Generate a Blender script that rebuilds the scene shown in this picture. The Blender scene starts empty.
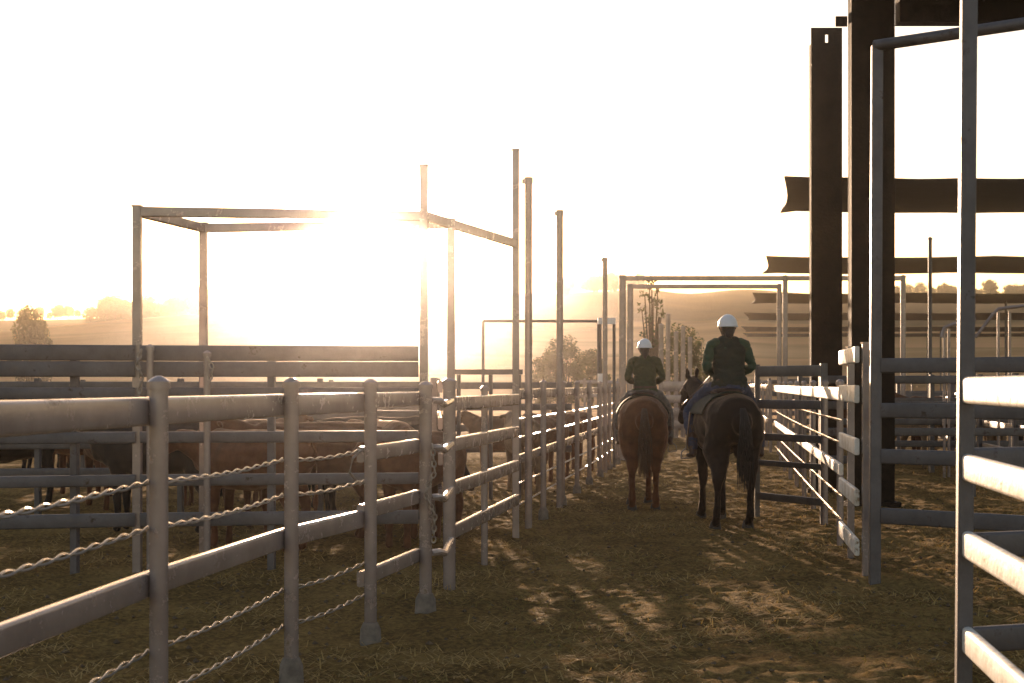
import bpy, bmesh, math, random
import numpy as np
from mathutils import Vector, Matrix, noise
random.seed(7)
sc = bpy.context.scene
col = sc.collection
CH = 1.63          # camera height
R = math.radians

# ------------------------------------------------------------------ materials
def mat(name, base, rough=0.7, metal=0.0, var=0.25, scale=8.0, bump=0.0, bscale=40.0, spec=0.5, dirt=None, transl=0.0, mud=None):
    m = bpy.data.materials.new(name); m.use_nodes = True
    nt = m.node_tree; n = nt.nodes; l = nt.links
    b = n['Principled BSDF']
    b.inputs['Roughness'].default_value = rough
    b.inputs['Metallic'].default_value = metal
    b.inputs['Specular IOR Level'].default_value = spec
    tc = n.new('ShaderNodeTexCoord')
    no = n.new('ShaderNodeTexNoise'); no.inputs['Scale'].default_value = scale
    no.inputs['Detail'].default_value = 6; no.inputs['Roughness'].default_value = 0.65
    l.new(tc.outputs['Object'], no.inputs['Vector'])
    cr = n.new('ShaderNodeValToRGB')
    c0 = [c*(1-var) for c in base]; c1 = [min(1, c*(1+var)) for c in base]
    if dirt: c0 = dirt
    cr.color_ramp.elements[0].position = .34; cr.color_ramp.elements[1].position = .66
    cr.color_ramp.elements[0].color = (*c0, 1); cr.color_ramp.elements[1].color = (*c1, 1)
    l.new(no.outputs['Fac'], cr.inputs['Fac']); l.new(cr.outputs['Color'], b.inputs['Base Color'])
    if mud:
        n3 = n.new('ShaderNodeTexNoise'); n3.inputs['Scale'].default_value = mud[1]; n3.inputs['Detail'].default_value = 9; n3.inputs['Roughness'].default_value = .75
        l.new(tc.outputs['Object'], n3.inputs['Vector'])
        r3 = n.new('ShaderNodeValToRGB'); r3.color_ramp.elements[0].position = mud[2]; r3.color_ramp.elements[1].position = mud[2]+.09
        l.new(n3.outputs['Fac'], r3.inputs['Fac'])
        mx3 = n.new('ShaderNodeMix'); mx3.data_type = 'RGBA'; mx3.inputs[7].default_value = (*mud[0], 1)
        l.new(r3.outputs['Color'], mx3.inputs[0]); l.new(cr.outputs['Color'], mx3.inputs[6]); l.new(mx3.outputs[2], b.inputs['Base Color'])
        mm = n.new('ShaderNodeMath'); mm.operation = 'MULTIPLY_ADD'; mm.inputs[1].default_value = .45; mm.inputs[2].default_value = rough
        l.new(r3.outputs['Color'], mm.inputs[0]); l.new(mm.outputs[0], b.inputs['Roughness'])
    if bump:
        n2 = n.new('ShaderNodeTexNoise'); n2.inputs['Scale'].default_value = bscale; n2.inputs['Detail'].default_value = 4
        l.new(tc.outputs['Object'], n2.inputs['Vector'])
        bp = n.new('ShaderNodeBump'); bp.inputs['Strength'].default_value = bump; bp.inputs['Distance'].default_value = .01
        l.new(n2.outputs['Fac'], bp.inputs['Height']); l.new(bp.outputs['Normal'], b.inputs['Normal'])
    if transl:
        tr = n.new('ShaderNodeBsdfTranslucent'); mx = n.new('ShaderNodeMixShader')
        mx.inputs[0].default_value = transl
        l.new(cr.outputs['Color'], tr.inputs['Color'])
        l.new(b.outputs[0], mx.inputs[1]); l.new(tr.outputs[0], mx.inputs[2])
        l.new(mx.outputs[0], n['Material Output'].inputs['Surface'])
    return m

def coat(name, base, **k):
    m = mat(name, base, .75, 0, .35, 6, .4, 120, spec=.22, **k)
    b = m.node_tree.nodes['Principled BSDF']; b.inputs['Sheen Weight'].default_value = .35; b.inputs['Sheen Roughness'].default_value = .35; b.inputs['Sheen Tint'].default_value = (.9, .6, .4, 1)
    return m
M = {
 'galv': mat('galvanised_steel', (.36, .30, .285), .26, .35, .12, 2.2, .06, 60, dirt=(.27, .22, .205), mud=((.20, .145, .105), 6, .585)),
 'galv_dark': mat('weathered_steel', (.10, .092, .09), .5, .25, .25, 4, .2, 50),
 'pale': mat('sunlit_pale_steel', (.72, .70, .66), .55, 0, .1, 6, .3, 30, dirt=(.52, .45, .36), mud=((.26, .17, .10), 9, .57)),  # whitened steel: sunlight on the right-hand rails is put into the colour
 'galv_shade': mat('shade_darkened_steel', (.12, .108, .112), .5, .25, .2, 3, .1, 50, dirt=(.085, .075, .075), mud=((.07, .048, .032), 6, .58)),  # darker copy of galv, with the shade put into its colour
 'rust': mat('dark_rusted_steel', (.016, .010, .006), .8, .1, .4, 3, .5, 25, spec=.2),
 'wire': mat('galvanised_wire', (.30, .26, .22), .34, .7, .15, 30),
 'sail': mat('black_shade_fabric', (.008, .008, .009), .9, 0, .3, 3, .3, 30, spec=.15),
 'concrete': mat('concrete_footing', (.19, .155, .125), .95, 0, .3, 12, .6, 40),
 'bay': coat('dark_bay_coat', (.014, .007, .004), dirt=(.009, .005, .003)),
 'chestnut': coat('chestnut_coat', (.105, .034, .012)),
 'blackhair': mat('black_horse_hair', (.012, .009, .007), .55, 0, .3, 40, .6, 200),
 'redhair': mat('chestnut_horse_hair', (.07, .03, .012), .6, 0, .3, 40, .6, 200),
 'hoof': mat('hoof_horn', (.05, .04, .032), .6, 0, .3, 30),
 'leather': mat('saddle_leather', (.05, .022, .012), .45, 0, .3, 15, .3, 60),
 'green': mat('green_work_shirt', (.015, .050, .027), .85, 0, .2, 8, .5, 60),
 'vest': mat('dark_green_vest', (.010, .018, .011), .85, 0, .25, 8, .6, 40),
 'olive': mat('olive_green_jacket', (.030, .042, .015), .85, 0, .25, 8, .6, 40),
 'jeans': mat('blue_jeans', (.030, .040, .075), .85, 0, .3, 14, .5, 60),
 'grey': mat('grey_trousers', (.10, .095, .085), .85, 0, .3, 14, .5, 60),
 'skin': mat('skin', (.45, .25, .17), .55, 0, .08, 10),
 'hair': mat('dark_brown_hair', (.02, .012, .008), .5, 0, .3, 60, .6, 200),
 'helmet': mat('white_helmet_shell', (.78, .78, .80), .3, 0, .04, 10),
 'black': mat('black_strap', (.015, .015, .016), .5, 0, .2, 20),
 'cow1': coat('red_brown_hide', (.11, .045, .021)),
 'cow2': coat('pale_tan_hide', (.20, .135, .08)),
 'cow3': coat('black_hide', (.014, .011, .009)),
 'bark': mat('tree_bark', (.10, .07, .045), .9, 0, .3, 20, .6, 60),
 'leaf': mat('dull_green_leaves', (.060, .070, .025), .75, 0, .35, .8, transl=.35),
 'leaf2': mat('olive_leaves', (.085, .085, .030), .75, 0, .35, .8, transl=.4),
 'straw': mat('dry_straw', (.46, .30, .10), .8, 0, .3, 20, transl=.3),
 'grass': mat('short_grass_blades', (.25, .18, .038), .8, 0, .3, 20, transl=.35),
 'white': mat('white_sheet_metal', (.8, .8, .78), .5, 0, .05, 10),
 'red': mat('red_oxide_paint', (.32, .05, .03), .6, 0, .2, 10),
}

# terrain material
def ground_mat():
    m = bpy.data.materials.new('dirt_and_paddock'); m.use_nodes = True
    nt = m.node_tree; n = nt.nodes; l = nt.links; b = n['Principled BSDF']
    b.inputs['Roughness'].default_value = 1; b.inputs['Specular IOR Level'].default_value = .02
    tc = n.new('ShaderNodeTexCoord')
    def nz(s, d=8, r=.6):
        t = n.new('ShaderNodeTexNoise'); t.inputs['Scale'].default_value = s
        t.inputs['Detail'].default_value = d; t.inputs['Roughness'].default_value = r
        l.new(tc.outputs['Object'], t.inputs['Vector']); return t
    def ramp(src, stops):
        r = n.new('ShaderNodeValToRGB'); e = r.color_ramp.elements
        while len(e) < len(stops): e.new(.5)
        for k, (p, c) in enumerate(stops): e[k].position = p; e[k].color = (*c, 1)
        l.new(src, r.inputs['Fac']); return r
    def mix(f, a, c):
        x = n.new('ShaderNodeMix'); x.data_type = 'RGBA'
        l.new(f, x.inputs[0]); l.new(a, x.inputs[6]); l.new(c, x.inputs[7]); return x.outputs[2]
    a = nz(1.1); dirt = ramp(a.outputs['Fac'], [(.35, (.10, .058, .022)), (.5, (.20, .12, .042)), (.66, (.33, .205, .075))])
    c = nz(22, 7, .75); spk = ramp(c.outputs['Fac'], [(.42, (.07, .042, .017)), (.54, (.26, .16, .055)), (.68, (.48, .32, .105))])
    near = mix(nz(3.5).outputs['Fac'], dirt.outputs[0], spk.outputs[0])
    # fields beyond the yards: long bands across the view
    mp = n.new('ShaderNodeMapping'); mp.inputs['Scale'].default_value = (.005, .028, .01)
    l.new(tc.outputs['Object'], mp.inputs['Vector'])
    f = n.new('ShaderNodeTexNoise'); f.inputs['Scale'].default_value = 1.0; f.inputs['Detail'].default_value = 5
    l.new(mp.outputs[0], f.inputs['Vector'])
    far = ramp(f.outputs['Fac'], [(.36, (.16, .11, .045)), (.42, (.46, .25, .10)), (.50, (.66, .38, .18)), (.53, (.42, .24, .10)), (.60, (.70, .44, .22))])
    sp = n.new('ShaderNodeSeparateXYZ'); l.new(tc.outputs['Object'], sp.inputs[0])
    mr = n.new('ShaderNodeMapRange'); mr.inputs[1].default_value = 45; mr.inputs[2].default_value = 75
    l.new(sp.outputs['Y'], mr.inputs[0])
    # upper hill is greener
    mr2 = n.new('ShaderNodeMapRange'); mr2.inputs[1].default_value = 205; mr2.inputs[2].default_value = 216
    l.new(sp.outputs['Y'], mr2.inputs[0])
    up = ramp(nz(.02, 6).outputs['Fac'], [(.4, (.035, .034, .014)), (.6, (.13, .095, .038))])
    far2 = mix(mr2.outputs[0], far.outputs[0], up.outputs[0])
    l.new(mix(mr.outputs[0], near, far2), b.inputs['Base Color'])
    bp = n.new('ShaderNodeBump'); bp.inputs['Strength'].default_value = .7; bp.inputs['Distance'].default_value = .03
    l.new(c.outputs['Fac'], bp.inputs['Height'])
    tus = nz(1.4, 5, .7); b2 = n.new('ShaderNodeBump'); b2.inputs['Distance'].default_value = 1.0
    mb2 = n.new('ShaderNodeMath'); mb2.operation = 'MULTIPLY'; mb2.inputs[1].default_value = .9; l.new(mr.outputs[0], mb2.inputs[0])
    l.new(mb2.outputs[0], b2.inputs['Strength']); l.new(tus.outputs['Fac'], b2.inputs['Height']); l.new(bp.outputs['Normal'], b2.inputs['Normal'])
    l.new(b2.outputs['Normal'], b.inputs['Normal'])
    return m

# ------------------------------------------------------------------ object helpers
def tag(o, label=None, cat=None, group=None, kind=None):
    if label: o['label'] = label
    if cat: o['category'] = cat
    if group: o['group'] = group
    if kind: o['kind'] = kind
    return o
def empty(name, loc, label=None, cat=None, group=None, rz=0, scale=1):
    o = bpy.data.objects.new(name, None); col.objects.link(o)
    o.location = loc; o.rotation_euler = (0, 0, rz); o.scale = (scale,)*3
    o.empty_display_size = .1
    return tag(o, label, cat, group)
def link(name, me, m, parent=None, smooth=False):
    o = bpy.data.objects.new(name, me); col.objects.link(o)
    if m is not None:
        me.materials.clear(); me.materials.append(m)
    if smooth: me.polygons.foreach_set('use_smooth', [True]*len(me.polygons))
    if parent: o.parent = parent
    return o
def copy_tree(o, parent=None):
    c = o.copy(); col.objects.link(c)
    if parent: c.parent = parent
    for ch in [x for x in bpy.data.objects if x.parent == o]: copy_tree(ch, c)
    return c

class MB:
    """collects verts/faces; origin is subtracted so a part can hang under an Empty at that point"""
    def __init__(s, org=(0, 0, 0)): s.v = []; s.f = []; s.o = Vector(org)
    def add(s, vs, fs):
        k = len(s.v); s.v += [tuple(Vector(v)-s.o) for v in vs]; s.f += [tuple(i+k for i in f) for f in fs]
    def box(s, c, d, rz=0):
        x, y, z = d[0]/2, d[1]/2, d[2]/2; m = Matrix.Rotation(rz, 3, 'Z'); c = Vector(c)
        s.add([c + m @ Vector(p) for p in [(-x,-y,-z),(x,-y,-z),(x,y,-z),(-x,y,-z),(-x,-y,z),(x,-y,z),(x,y,z),(-x,y,z)]],
              [(0,3,2,1),(4,5,6,7),(0,1,5,4),(1,2,6,5),(2,3,7,6),(3,0,4,7)])
    def loft(s, path, prof, up=Vector((0, 0, 1))):
        """path: points; prof(i)-> list of (a,b) offsets along side and up"""
        P = [Vector(p) for p in path]; n = len(P); rings = []
        for i in range(n):
            t = (P[min(i+1, n-1)] - P[max(i-1, 0)]).normalized()
            u = up - t*up.dot(t)
            if u.length < 1e-3: u = Vector((0, 1, 0)) - t*t.y
            u.normalize(); sd = t.cross(u)
            rings.append([P[i] + sd*a + u*b for a, b in prof(i)])
        k = len(rings[0]); vs = [v for r in rings for v in r]; fs = []
        for i in range(n-1):
            for j in range(k):
                fs.append((i*k+j, i*k+(j+1) % k, (i+1)*k+(j+1) % k, (i+1)*k+j))
        fs.append(tuple(range(k))[::-1]); fs.append(tuple((n-1)*k+j for j in range(k)))
        s.add(vs, fs)
    def tube(s, path, r, seg=8, up=Vector((0, 0, 1))):
        rr = r if hasattr(r, '__len__') else [r]*len(path)
        s.loft(path, lambda i: [(rr[i]*math.cos(2*math.pi*j/seg), rr[i]*math.sin(2*math.pi*j/seg)) for j in range(seg)], up)
    def bar(s, p0, p1, w, h, rnd=.35, up=Vector((0, 0, 1))):
        """rounded-rectangle section, w sideways and h high"""
        r = min(w, h)*rnd; pr = []
        for cx, cy, a0 in ((w/2-r, h/2-r, 0), (-w/2+r, h/2-r, 90), (-w/2+r, -h/2+r, 180), (w/2-r, -h/2+r, 270)):
            for k in range(4):
                a = R(a0+k*30); pr.append((cx+r*math.cos(a), cy+r*math.sin(a)))
        s.loft([p0, p1], lambda i: pr, up)
    def build(s, name, m, parent=None, smooth=False):
        me = bpy.data.meshes.new(name); me.from_pydata(s.v, [], s.f); me.update()
        o = link(name, me, m, parent, smooth)
        if smooth and hasattr(me, 'set_sharp_from_angle'): me.set_sharp_from_angle(angle=R(40))
        return o

# organic bodies: closed lofts fused by a voxel remesh
class Flesh:
    def __init__(s): s.mb = MB()
    def limb(s, pts, seg=14):
        """pts: (x,y,z,ra[,rb]) ra sideways, rb other"""
        P = [Vector(p[:3]) for p in pts]
        ra = [p[3] for p in pts]; rb = [(p[4] if len(p) > 4 else p[3]) for p in pts]
        t0 = (P[1]-P[0]).normalized(); t1 = (P[-1]-P[-2]).normalized()
        # rounded ends
        Q = [P[0]-t0*min(ra[0], rb[0])*.85, P[0]-t0*min(ra[0], rb[0])*.5] + P + [P[-1]+t1*min(ra[-1], rb[-1])*.5, P[-1]+t1*min(ra[-1], rb[-1])*.85]
        A = [ra[0]*.4, ra[0]*.83] + ra + [ra[-1]*.83, ra[-1]*.4]; B = [rb[0]*.4, rb[0]*.83] + rb + [rb[-1]*.83, rb[-1]*.4]
        n = len(Q); rings = []
        for i in range(n):
            t = (Q[min(i+1, n-1)]-Q[max(i-1, 0)]).normalized()
            X = Vector((1, 0, 0)); X = X - t*X.dot(t)
            if X.length < .15: X = Vector((0, 1, 0)) - t*t.y
            X.normalize(); Y = t.cross(X)
            rings.append([Q[i] + X*A[i]*math.cos(2*math.pi*j/seg) + Y*B[i]*math.sin(2*math.pi*j/seg) for j in range(seg)])
        vs = [v for r_ in rings for v in r_]; fs = []
        for i in range(n-1):
            for j in range(seg): fs.append((i*seg+j, i*seg+(j+1) % seg, (i+1)*seg+(j+1) % seg, (i+1)*seg+j))
        fs.append(tuple(range(seg))[::-1]); fs.append(tuple((n-1)*seg+j for j in range(seg)))
        s.mb.add(vs, fs)
    def ball(s, c, r):
        rx, ry, rz = r if hasattr(r, '__len__') else (r, r, r); vs = []; fs = []; N = 10; K = 14
        for i in range(1, N):
            a = math.pi*i/N
            for j in range(K):
                b = 2*math.pi*j/K; vs.append((c[0]+rx*math.sin(a)*math.cos(b), c[1]+ry*math.sin(a)*math.sin(b), c[2]+rz*math.cos(a)))
        vs.append((c[0], c[1], c[2]+rz)); vs.append((c[0], c[1], c[2]-rz)); T = (N-1)*K
        for i in range(N-2):
            for j in range(K): fs.append((i*K+j, (i+1)*K+j, (i+1)*K+(j+1) % K, i*K+(j+1) % K))
        for j in range(K): fs.append((T, j, (j+1) % K)); fs.append((T+1, (N-2)*K+(j+1) % K, (N-2)*K+j))
        s.mb.add(vs, fs)
    def bake(s, name, m, parent, voxel=.02, smooth=6, fold=None):
        me = bpy.data.meshes.new(name+'_raw'); me.from_pydata(s.mb.v, [], s.mb.f); me.update()
        bm = bmesh.new(); bm.from_mesh(me); bmesh.ops.recalc_face_normals(bm, faces=bm.faces); bm.to_mesh(me); bm.free()
        o = bpy.data.objects.new('tmp', me); col.objects.link(o)
        r = o.modifiers.new('r', 'REMESH'); r.mode = 'VOXEL'; r.voxel_size = voxel
        if smooth:
            q = o.modifiers.new('s', 'SMOOTH'); q.iterations = smooth; q.factor = .5
        dg = bpy.context.evaluated_depsgraph_get(); dg.update()
        out = bpy.data.meshes.new_from_object(o.evaluated_get(dg)); out.name = name
        bpy.data.objects.remove(o); bpy.data.meshes.remove(me)
        if fold:
            amp, fx, fy_, fz = fold; nn = [v.normal.copy() for v in out.vertices]
            for v, q in zip(out.vertices, nn):
                c = v.co; w_ = noise.noise((c.x*fx, c.y*fy_, c.z*fz)) + .5*noise.noise((c.x*fx*2.1+5, c.y*fy_*2.1, c.z*fz*2.3))
                v.co = c + q*(amp*(1-2*abs(w_)))
        return link(name, out, m, parent, True)

# ------------------------------------------------------------------ terrain
RIDGE = [(-1500,60),(-400,62),(0,66),(130,68),(270,74),(370,84),(450,85),(540,86),(600,90),(640,94),(690,89),(740,92),(800,88),(900,82),(1024,84),(1500,90),(2600,70)]
def ridge_px(px):
    for (a, b), (c, d) in zip(RIDGE, RIDGE[1:]):
        if a <= px <= c:
            t = (px-a)/(c-a); t = t*t*(3-2*t); return b+(d-b)*t
    return 70
DR = 300.0
def ss(t): t = max(0, min(1, t)); return t*t*(3-2*t)
def terrain(x, y):
    if y < 60: z = 0
    else:
        px = 512+1422*x/y if y > 1 else 0
        H = CH + ridge_px(px)/1422*DR
        g = ss((y-110)/(DR-110))
        g = .55*g + .45*max(0, min(1, (y-110)/(DR-110)))
        if y > DR: g = 1-ss((y-DR)/200)*.6
        z = H*g + noise.fractal((x*.008, y*.008, 1), 1, 2, 4)*2.2*ss((y-120)/100)
        z += 3.6*math.exp(-((x+42)/35)**2-((y-190)/35)**2)
    d = math.hypot(x-1.5, max(0, y-14))
    if -34 < x < 34 and 2 < y < 60:
        k = 1.35*max(0, 1-max(0, y-36)/24)*max(0, 1-max(0, abs(x)-24)/10)
        z += k*(.020*noise.fractal((x*1.3, y*1.3, 3), .8, 2, 4) + .018*noise.fractal((x*7, y*7, 5), .5, 2, 3))
        vd = noise.voronoi((x*4.2, y*4.2, 0))
        z -= k*.020*math.exp(-(vd[0][0]/.22)**2)
        z -= k*.012*max(0, noise.noise((x*6.5, y*6.5, 8))-.15)
    return z
def axis(dense0, dense1, step, lo, hi, g):
    a = list(np.arange(dense0, dense1, step)); s = step; v = dense0; L = []
    while v > lo: s = min(s*g, 14); v -= s; L.append(v)
    s = step; v = a[-1]; U = []
    while v < hi: s = min(s*g, 14); v += s; U.append(v)
    return L[::-1] + a + U
xs = axis(-5, 7.5, .055, -560, 600, 1.06); ys = axis(4, 30, .06, -120, 640, 1.045)
vv = [(x, y, terrain(x, y)) for y in ys for x in xs]
nx, ny = len(xs), len(ys)
ff = [(j*nx+i, j*nx+i+1, (j+1)*nx+i+1, (j+1)*nx+i) for j in range(ny-1) for i in range(nx-1)]
me = bpy.data.meshes.new('ground'); me.from_pydata(vv, [], ff); me.update()
g = link('ground', me, ground_mat(), None, True); tag(g, kind='structure')
def gz(x, y): return terrain(x, y)

# litter: straw and short grass trodden into the dirt
def litter(name, n, area, L, W, m, label, cat, clump):
    mb = MB(); k = 0
    while k < n:
        x = random.uniform(area[0], area[1]); y = area[2]*(area[3]/area[2])**random.random()
        if noise.noise((x*.8, y*.8, clump)) + .35*noise.noise((x*3, y*3, clump)) + random.uniform(-.22, .22) < .14: continue
        a = random.uniform(0, 6.28); ll = random.uniform(.4, 1)*L; w = random.uniform(.6, 1.2)*W
        z = gz(x, y) + .004; tl = random.uniform(-.2, .9)*ll*.6
        d = Vector((math.cos(a), math.sin(a), 0))*ll/2; s_ = Vector((-d.y, d.x, 0)).normalized()*w/2
        p = Vector((x, y, z)); q = Vector((0, 0, max(0.002, tl)))
        mb.add([p-d-s_, p-d+s_, p+d+s_*.5+q, p+d-s_*.5+q], [(0, 1, 2, 3)]); k += 1
    o = mb.build(name, m); tag(o, label, cat, kind='stuff'); return o
litter('straw_litter', 40000, (-5, 7.5, 5, 40), .11, .008, M['straw'], 'dry straw trodden into the dirt of the lane', 'straw', 2)
litter('short_grass', 42000, (-1.0, 7.5, 5, 34), .055, .007, M['grass'], 'sparse short grass tufts on the lane floor', 'grass', 12)
mb = MB()
for k in range(2600):
    x = random.uniform(-4, 6); y = 5*(30/5)**random.random(); r = random.uniform(.008, .028); z = gz(x, y)
    vs = [Vector((x, y, z)) + Vector((random.uniform(.6, 1.1)*r*a, random.uniform(.6, 1.1)*r*b, random.uniform(.5, .9)*r*c)) for a, b, c in ((1,0,0),(0,1,0),(-1,0,0),(0,-1,0),(0,0,1),(0,0,-1))]
    mb.add(vs, [(0,1,4),(1,2,4),(2,3,4),(3,0,4),(1,0,5),(2,1,5),(3,2,5),(0,3,5)])
tag(mb.build('dirt_clods', mat('dry_dirt_clod', (.13, .085, .048), .95, 0, .3, 9)), 'small dry dirt clods scattered along the lane', 'dirt', kind='stuff')

# ------------------------------------------------------------------ fences
def lerp(a, b, t): return tuple(a[i]+(b[i]-a[i])*t for i in range(len(a)))
def path_point(path, s):
    for a, b in zip(path, path[1:]):
        L = math.hypot(b[0]-a[0], b[1]-a[1])
        if s <= L or (a, b) == (path[-2], path[-1]): return lerp(a, b, s/L)
        s -= L
def add_post(root, x, y, h, r=.037, square=False, cap=True, foot=False, m='galv', rz=0, name='post', lean=(0, 0), detail=True):
    z0 = gz(x, y)-.05
    mb = MB(root.location)
    top = (x+lean[0], y+lean[1], h)
    if square: mb.bar((x, y, z0), top, 2*r, 2*r, .12, up=Vector((math.sin(rz), math.cos(rz), 0)))
    else: mb.tube([(x, y, z0), top], r, 14 if detail else 8)
    p = mb.build(name, M[m], root, not square)
    if cap:
        mb = MB(root.location); q = Vector(top)
        if square: mb.box(q+Vector((0, 0, .008)), (2*r+.012, 2*r+.012, .014), rz)
        else: mb.tube([q+Vector((0, 0, -.035)), q+Vector((0, 0, -.005)), q+Vector((0, 0, .010)), q+Vector((0, 0, .020))], [r+.009, r+.009, r*.75, r*.3], 14 if detail else 8)
        mb.build('cap', M[m], p, not square)
    if foot:
        mb = MB(root.location); mb.tube([(x, y, z0), (x, y, .09), (x, y, .13)], [r*1.8, r*1.6, r*1.15], 12)
        mb.build('footing', M['concrete'], p, True)
    return p
def add_rail(root, p0, p1, ztop, h=.115, w=.045, m='galv', off=0, name='rail'):
    d = Vector((p1[0]-p0[0], p1[1]-p0[1], 0)).normalized(); s_ = Vector((d.y, -d.x, 0))*off
    z = ztop-h/2
    mb = MB(root.location); mb.bar(Vector((*p0[:2], z))+s_, Vector((*p1[:2], z))+s_, w, h, .30)
    return mb.build(name, M[m], root, True)
def add_strand(root, p0, p1, z, r=.0055, amp=.0085, pitch=.29, fine=True, off=0):
    a = Vector((*p0[:2], z)); b = Vector((*p1[:2], z)); L = (b-a).length; t = (b-a).normalized()
    u = Vector((0, 0, 1)); s_ = t.cross(u); mb = MB(root.location)
    n = max(8, int(L/pitch*(12 if fine else 5)))
    for ph in (0, math.pi):
        pts = []
        for i in range(n+1):
            x = L*i/n; an = 2*math.pi*x/pitch + ph; sag = -.02*math.sin(math.pi*i/n)
            pts.append(a + t*x + s_*(amp*math.cos(an)+off) + u*(amp*math.sin(an)+sag))
        mb.tube(pts, r, 5 if fine else 4)
    return mb.build('twisted_strand', M['wire'], root, True)
def fence(label, path, posts, h, rails=(), strands=(), r=.037, square=False, cap=True, foot=False, m='galv', mr=None, off=.055, group=None, cat='fence', name='yard_fence', rh=.115, rw=.045, fine=True, detail=True, ext=0):
    root = empty(name, (path[0][0], path[0][1], 0), label, cat, group)
    for p in posts:
        add_post(root, p[0], p[1], p[2] if len(p) > 2 else h, r, square, cap, foot, m, detail=detail,
                 rz=math.atan2(path[-1][1]-path[0][1], path[-1][0]-path[0][0]))
    for a, b in zip(path, path[1:]):
        d = Vector((b[0]-a[0], b[1]-a[1])).normalized()*ext
        a2 = (a[0]-d.x, a[1]-d.y); b2 = (b[0]+d.x, b[1]+d.y)
        for rr in rails:
            zt, hh = rr if hasattr(rr, '__len__') else (rr, rh)
            add_rail(root, a2, b2, zt, hh, rw, mr or m, off)
        for z in strands: add_strand(root, a, b, z, fine=fine, off=off)
    return root
def chain(root, pts, r=.006, step=.034, name='chain'):
    mb = MB(root.location); P = [Vector(p) for p in pts]; tot = 0; k = 0
    for a, b in zip(P, P[1:]):
        L = (b-a).length; n = max(1, int(L/step)); t = (b-a).normalized()
        for i in range(n):
            c = a + (b-a)*(i+.5)/n; side = Vector((1, 0, 0)) if k % 2 else Vector((0, 1, 0)); k += 1
            side = (side - t*side.dot(t)).normalized()
            ring = [c + t*math.cos(q)*step*.72 + side*math.sin(q)*step*.42 for q in [2*math.pi*j/8 for j in range(9)]]
            mb.tube(ring, r, 5, up=t.cross(side))
    return mb.build(name, M['wire'], root, True)

# left lane fence, near (twisted strands between posts)
P0 = (-1.80, 3.2); P1 = (-1.49, 6.0); P2 = (-1.21, 7.8); P3 = (-.89, 8.95); P4 = (-.62, 10.2)
f = empty('yard_fence', (*P1, 0), 'nearest left lane fence, thick steel top rail above twisted wire strands', 'fence')
for p in (P0, P1, P2, P3): add_post(f, *p, 1.645, .040, foot=True)
for a, b in ((P0, P1), (P1, P2), (P2, P3)):
    add_rail(f, a, b, 1.575, .122, .055, off=-.068)
    add_rail(f, a, b, .835, .112, .050, off=-.066)
    for z in (1.215, 1.02, .50, .30): add_strand(f, a, b, z, off=-.05)
# looped end of the strands at the third post
mb = MB(f.location)
mb.tube([(P3[0]-.05, P3[1]-.06, 1.22), (P3[0]-.10, P3[1]-.10, 1.17), (P3[0]-.12, P3[1]-.11, 1.08), (P3[0]-.06, P3[1]-.05, 1.0), (P3[0]-.04, P3[1], 1.02)], .008, 6)
mb.build('wire_loop', M['wire'], f, True)
f = empty('yard_fence', (*P3, 0), 'short four-rail panel of the left lane fence ending at the chained post', 'fence')
add_post(f, *P4, 1.63, .045, foot=True)
for z in (1.575, 1.235, .87, .45): add_rail(f, P3, P4, z, .10, .05, off=-.066)
G4 = (-.50, 11.35)
root = empty('stock_gate', (*P4, 0), 'narrow steel gate swung back beside the chained post, left of lane', 'gate')
add_post(root, *G4, 1.66, .05, m='galv')
for z in (1.56, 1.22, .86, .46):
    mb = MB(root.location)
    mb.tube([(P4[0]+.03, P4[1]+.06, z-.05), (P4[0]+.09, P4[1]+.15, z-.05), (P4[0]+.12, P4[1]+.30, z-.08), (G4[0]+.02, G4[1]-.1, z-.06)], .026, 8)
    mb.build('rail', M['galv'], root, True)
c = empty('chain_latch', (*P4, 1.0), 'galvanised chain looped down the post at the end of the near left fence', 'chain')
chain(c, [(P4[0]+.05, P4[1]-.05, 1.2), (P4[0]+.07, P4[1]-.07, 1.0), (P4[0]+.0, P4[1]-.08, .85), (P4[0]+.07, P4[1]-.06, .7), (P4[0]+.06, P4[1]-.05, .5)])

# three-rail panel between the gate post and the frame
E = (.04, 15.1)
fence('sunlit four-rail panel beneath the pipe frame, left side of lane', [(G4[0]+.02, G4[1]+.05), (.05, 14.6)], [(-.25, 12.9)], 1.6, rails=(1.53, 1.20, .85, .50), off=.0, r=.03)

# overhead pipe frame of the pen
A = (-3.24, 12.3); B = (-2.95, 13.6); C = (-.78, 12.6); D = (-.568, 13.25)
fr = empty('pipe_frame', (*A, 0), 'tall square pipe frame over the left pen, hazy in the low sun', 'frame')
for (p, h) in ((A, 3.16), (B, 3.16), (C, 3.56), (D, 3.16), (E, 4.11)):
    add_post(fr, *p, h, .037, square=True, cap=True)
def beam(root, a, b, z, w=.06, h=.085, name='beam', m='galv', z2=None):
    mb = MB(root.location); mb.bar((*a, z), (*b, z if z2 is None else z2), w, h, .15)
    return mb.build(name, M[m], root)
for a, b in ((A, C), (B, D), (A, B), (C, E)): beam(fr, a, b, 3.12)
def pen_rails(a, b, label, posts, tall=True, group=None):
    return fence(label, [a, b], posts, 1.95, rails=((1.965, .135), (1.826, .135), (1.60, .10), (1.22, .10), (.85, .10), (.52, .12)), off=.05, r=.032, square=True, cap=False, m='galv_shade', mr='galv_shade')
pen_rails((A[0]+.03, A[1]+.01), (C[0]-.05, C[1]-.02), 'six-rail pen fence behind the near left fence, under the pipe frame', [(-2.1, 12.42)])
pen_rails((-6.4, 11.6), (A[0]-.02, A[1]), 'six-rail pen fence at the far left of the photo, beside the frame', [(-3.75, 12.2), (-5.3, 11.9)])
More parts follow.
